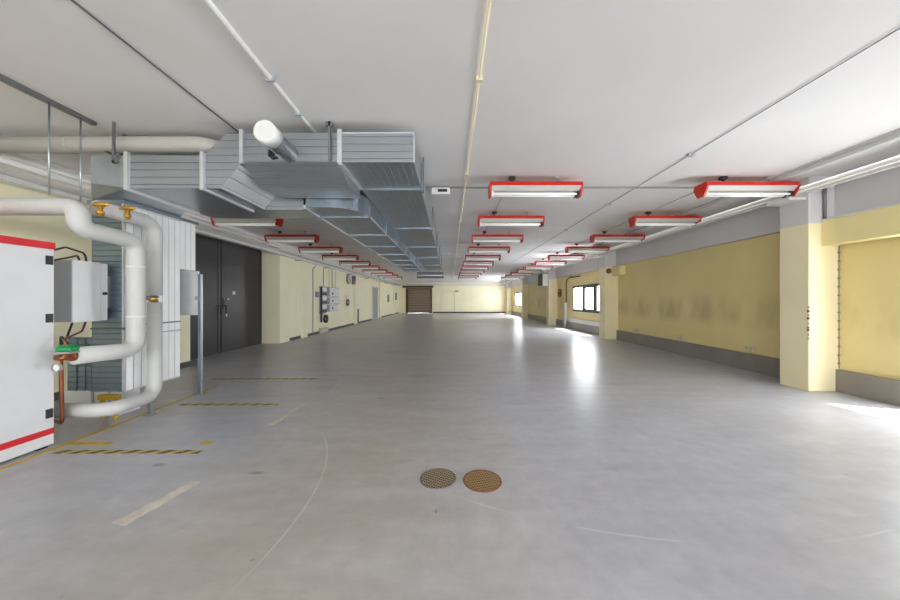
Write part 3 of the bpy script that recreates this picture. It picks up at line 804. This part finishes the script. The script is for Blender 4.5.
# ------------------------------------------------------------------ things on the left wall
g = 'grey electrical boxes on the left wall'
bx = WL
for y0,y1,z0,z1,lb in ((14.75,16.05,1.66,2.12,'pale grey wall box, topmost of the stacked three'),(14.75,16.15,1.30,1.63,'pale grey wall box, middle of the stacked three'),(14.75,15.9,.95,1.27,'pale grey wall box, bottom of the stacked three')):
    b = thing('distribution_box', lb, 'electrical box', (bx,(y0+y1)/2,z0), g)
    mesh('body', MB().box(bx,bx+.16,y0,y1,z0,z1), M['grey_metal'], b, bevel=.008)
    mesh('lid', MB().box(bx+.16,bx+.18,y0+.03,(y0+y1)/2-.01,z0+.03,z1-.03).box(bx+.16,bx+.18,(y0+y1)/2+.01,y1-.03,z0+.03,z1-.03), M['white_metal'], b)
    mesh('switch', MB().box(bx+.18,bx+.21,y0+.3,y0+.38,z0+.1,z0+.2), M['black'], b)
b = thing('breaker_panel', 'narrow black and white breaker strip left of the stacked wall boxes', 'electrical panel', (bx,14.25,.9))
mesh('backboard', MB().box(bx,bx+.06,13.95,14.55,.85,2.14), M['grey_metal'], b)
for i in range(6): mesh('breaker', MB().box(bx+.06,bx+.14,14.0,14.5,.92+.2*i,1.06+.2*i), M['white'] if i%2 else M['black'], b)
mesh('cable_bundle', MB().cyl((bx+.1,13.98,.5),(bx+.1,13.98,2.1),.05,8), M['cable'], b)
b = thing('cable_coil', 'black cable coiled on a hook below the breaker strip', 'cable coil', (bx,14.4,.55))
for k in range(3): mesh('loop', MB().ring((bx+.08+.03*k,14.42+.02*k,.62),.16+.01*k,.02,'x',24,8), M['cable'], b)
mesh('hook', MB().cyl((bx-.004,14.42,.80),(bx+.17,14.42,.80),.015,8), M['strut'], b)
for i, (y, zt) in enumerate(((14.3,2.14),(14.95,2.12),(15.35,2.12),(15.8,2.12))):
    solo('riser_conduit', MB().cyl((bx+.06,y,zt),(bx+.06,y,2.98),.02,8), M['cream'] if i%2 else M['cable_grey'],
         ['grey conduit rising from the breaker strip','cream conduit rising from the top wall box, leftmost','grey conduit rising from the top wall box, middle','cream conduit rising from the top wall box, rightmost'][i], 'conduit', 'conduits above the wall boxes')
solo('loop_conduit', MB().tube(fillet([(bx+.019,13.6,3.0),(bx+.019,13.3,2.85),(bx+.019,13.3,.02)],.12), .018, 8), M['cable_grey'], 'thin grey conduit dropping down the wall left of the breaker strip', 'conduit')
solo('isolator_box', MB().box(bx,bx+.10,13.55,13.85,1.62,1.86), M['strut'], 'small dark isolator box left of the breaker strip', 'electrical box', bevel=.008)
t = thing('wall_vent', 'round grey vent high on the left wall right of the wall boxes', 'vent', (bx,17.9,2.5))
mesh('vent_rim', MB().cyl((bx,17.9,2.72),(bx+.08,17.9,2.72),.30,28), M['cable_grey'], t)
mesh('vent_grille', MB().cyl((bx+.08,17.9,2.72),(bx+.10,17.9,2.72),.22,24), M['patch'], t)
t = thing('wall_speaker', 'small dark box high on the left wall beside the round vent', 'speaker', (bx,18.75,2.55))
mesh('body', MB().box(bx,bx+.16,18.6,18.9,2.45,2.95), M['strut'], t, bevel=.01)
mesh('grille', MB().box(bx+.16,bx+.17,18.63,18.87,2.65,2.92), M['black'], t)
t = thing('hose_reel', 'small black and white hook with coiled hose on the left wall', 'hose reel', (bx,17.6,1.2))
mesh('bracket', MB().box(bx-.004,bx+.08,17.5,17.7,1.45,1.75), M['white'], t)
mesh('hose_loop', MB().ring((bx+.1,17.62,1.36),.16,.035,'x',24,8), M['cable'], t)
solo('rust_strip', MB().box(bx,bx+.035,19.6,19.95,.1,.92), M['rust'], 'rust-brown strip low on the left wall past the second pilaster', 'strip')
solo('trunking_foot', MB().box(bx,bx+.14,13.95,14.7,0,.22), M['patch'], 'pale beige box on the floor against the left wall below the cable coil', 'box', bevel=.01)
solo('wall_cable_box', MB().box(bx,bx+.12,33.3,33.7,1.5,2.3), M['strut'], 'small dark box on the left wall near the roller shutter', 'electrical box', bevel=.01)
solo('wall_cable_box', MB().box(bx,bx+.10,29.2,29.6,1.3,2.0), M['strut'], 'small dark box on the left wall past the grey side door', 'electrical box', bevel=.01)
solo('back_wall_lamp', MB().box(.55,.95,YF-.12,YF,2.45,2.58), M['strut'], 'small dark lamp box high on the back wall', 'lamp', bevel=.01)
solo('back_wall_conduit', MB().tube(fillet([(.5,YF-.02,.16),(.5,YF-.02,2.5),(-.4,YF-.02,2.5)],.1), .02, 8), M['cream'], 'cream conduit climbing the back wall right of the shutter', 'conduit')
solo('shutter_hood', MB().box(-5.4,-1.9,YF-.28,YF-.07,2.9,3.12), M['brown'], 'dark hood above the roller shutter in the back wall', 'hood', bevel=.01)

# ------------------------------------------------------------------ floor markings and covers
def flat(name, quads, mat, lb, cat, group=None, z=.0025):
    mb = MB()
    for q in quads: mb.prism(q,'z',.0004,z)
    return solo(name, mb, mat, lb, cat, group)
flat('floor_line', [[(-3.99,1.9),(-3.93,1.9),(-4.03,5.4),(-4.08,5.4)]], M['tape_y'], 'long yellow floor line running past the post and pipes', 'floor marking')
flat('floor_line', [[(-3.98,3.21),(-3.54,3.21),(-3.54,3.27),(-3.98,3.27)]], M['tape_y'], 'short yellow floor line beside the tall cabinet', 'floor marking')
flat('floor_line', [[(-2.62,3.24),(-2.52,3.21),(-2.50,3.27),(-2.61,3.30)]], M['tape_y'], 'small yellow tape scrap beyond the nearest hazard stripe', 'floor marking')
def hz(x0,x1,y,w,lb):
    flat('hazard_tape', [[(x0,y-w),(x1,y-w),(x1,y+w),(x0,y+w)]], M['hazard'], lb, 'floor marking', 'hazard stripes on the floor', .003)
hz(-3.90,-2.46,3.06,.033,'black and yellow hazard stripe nearest the camera')
hz(-3.86,-2.46,4.45,.035,'black and yellow hazard stripe in the middle, by the slim post')
hz(-4.5,-2.5,5.89,.035,'faded black and yellow hazard stripe farthest from the camera')
def rough_strip(a, b, w0, w1, n=14):
    a = Vector(a); b = Vector(b); d = (b-a); nrm = Vector((-d.y,d.x)).normalized()
    L=[];R=[]
    for k in range(n+1):
        q=k/n; c=a+d*q; w=(w0+(w1-w0)*q)*random.uniform(.7,1.2)
        L.append(tuple(c+nrm*w)); R.append(tuple(c-nrm*w))
    return L+R[::-1]
flat('floor_repair', [rough_strip((-2.215,2.07),(-2.09,2.56),.060,.034)], M['patch'], 'long pale mortar patch in the floor at lower left', 'floor patch')
flat('floor_repair', [rough_strip((-2.17,3.74),(-2.10,4.02),.05,.02,8), rough_strip((-2.15,4.12),(-2.10,4.5),.02,.035,6)], M['patch'], 'small broken pale mortar patch farther back on the floor', 'floor patch')
for x, y, r, mt, lb in ((-.098,2.602,.153,'grate_a','round drain cover with dark slanting grid, left of the pair'),(.268,2.572,.160,'grate_b','round rusty brown drain cover, right of the pair')):
    t = thing('drain_cover', lb, 'drain cover', (x,y,0), 'pair of round drain covers in the floor')
    mesh('cover_plate', MB().cyl((x,y,.0005),(x,y,.006),r-.012,40), M[mt], t)
    mesh('rim', MB().ring((x,y,.003),r-.006,.006,'z',40,8), M['rust'] if mt=='grate_b' else M['strut'], t)

# ------------------------------------------------------------------ light: daylight only
w = bpy.data.worlds.new('sky'); S.world = w; w.use_nodes = True
bg = w.node_tree.nodes['Background']; bg.inputs[0].default_value = (.90,.95,1,1); bg.inputs[1].default_value = 50.0
def portal(loc, rot, sx, sy):
    # marks a window opening for the sky sampling; gives off no light itself
    l = bpy.data.lights.new('daylight_portal','AREA'); l.shape = 'RECTANGLE'; l.size = sx; l.size_y = sy
    l.cycles.is_portal = True
    o = bpy.data.objects.new('daylight_portal', l); COL.objects.link(o); o.location = loc; o.rotation_euler = rot
for y0,y1,z0,z1 in WIN+GLZ:
    portal((WR+.17,(y0+y1)/2,(z0+z1)/2),(0,PI/2,0),z1-z0,y1-y0)
for a,b in RW: portal(((a+b)/2,YN-.31,1.9),(PI/2,0,0),b-a,1.6)
sun = bpy.data.lights.new('sun','SUN'); sun.energy = 60; sun.angle = .009; sun.color = (1,.95,.87)
so = bpy.data.objects.new('sun', sun); COL.objects.link(so)
so.rotation_euler = Vector((-.45,.21,-1)).to_track_quat('-Z','Y').to_euler()

# ------------------------------------------------------------------ camera
cam = bpy.data.cameras.new('camera'); cam.sensor_width = 36; cam.lens = 36*310/900
co = bpy.data.objects.new('camera', cam); COL.objects.link(co)
co.location = (0,0,1.5); co.rotation_euler = (PI/2,0,0)
S.camera = co
S.view_settings.view_transform = 'Standard'; S.view_settings.look = 'None'
S.view_settings.exposure = -.78; S.view_settings.gamma = 1
S.cycles.max_bounces = 14; S.cycles.diffuse_bounces = 8; S.cycles.sample_clamp_indirect = 8
S.cycles.use_denoising = True
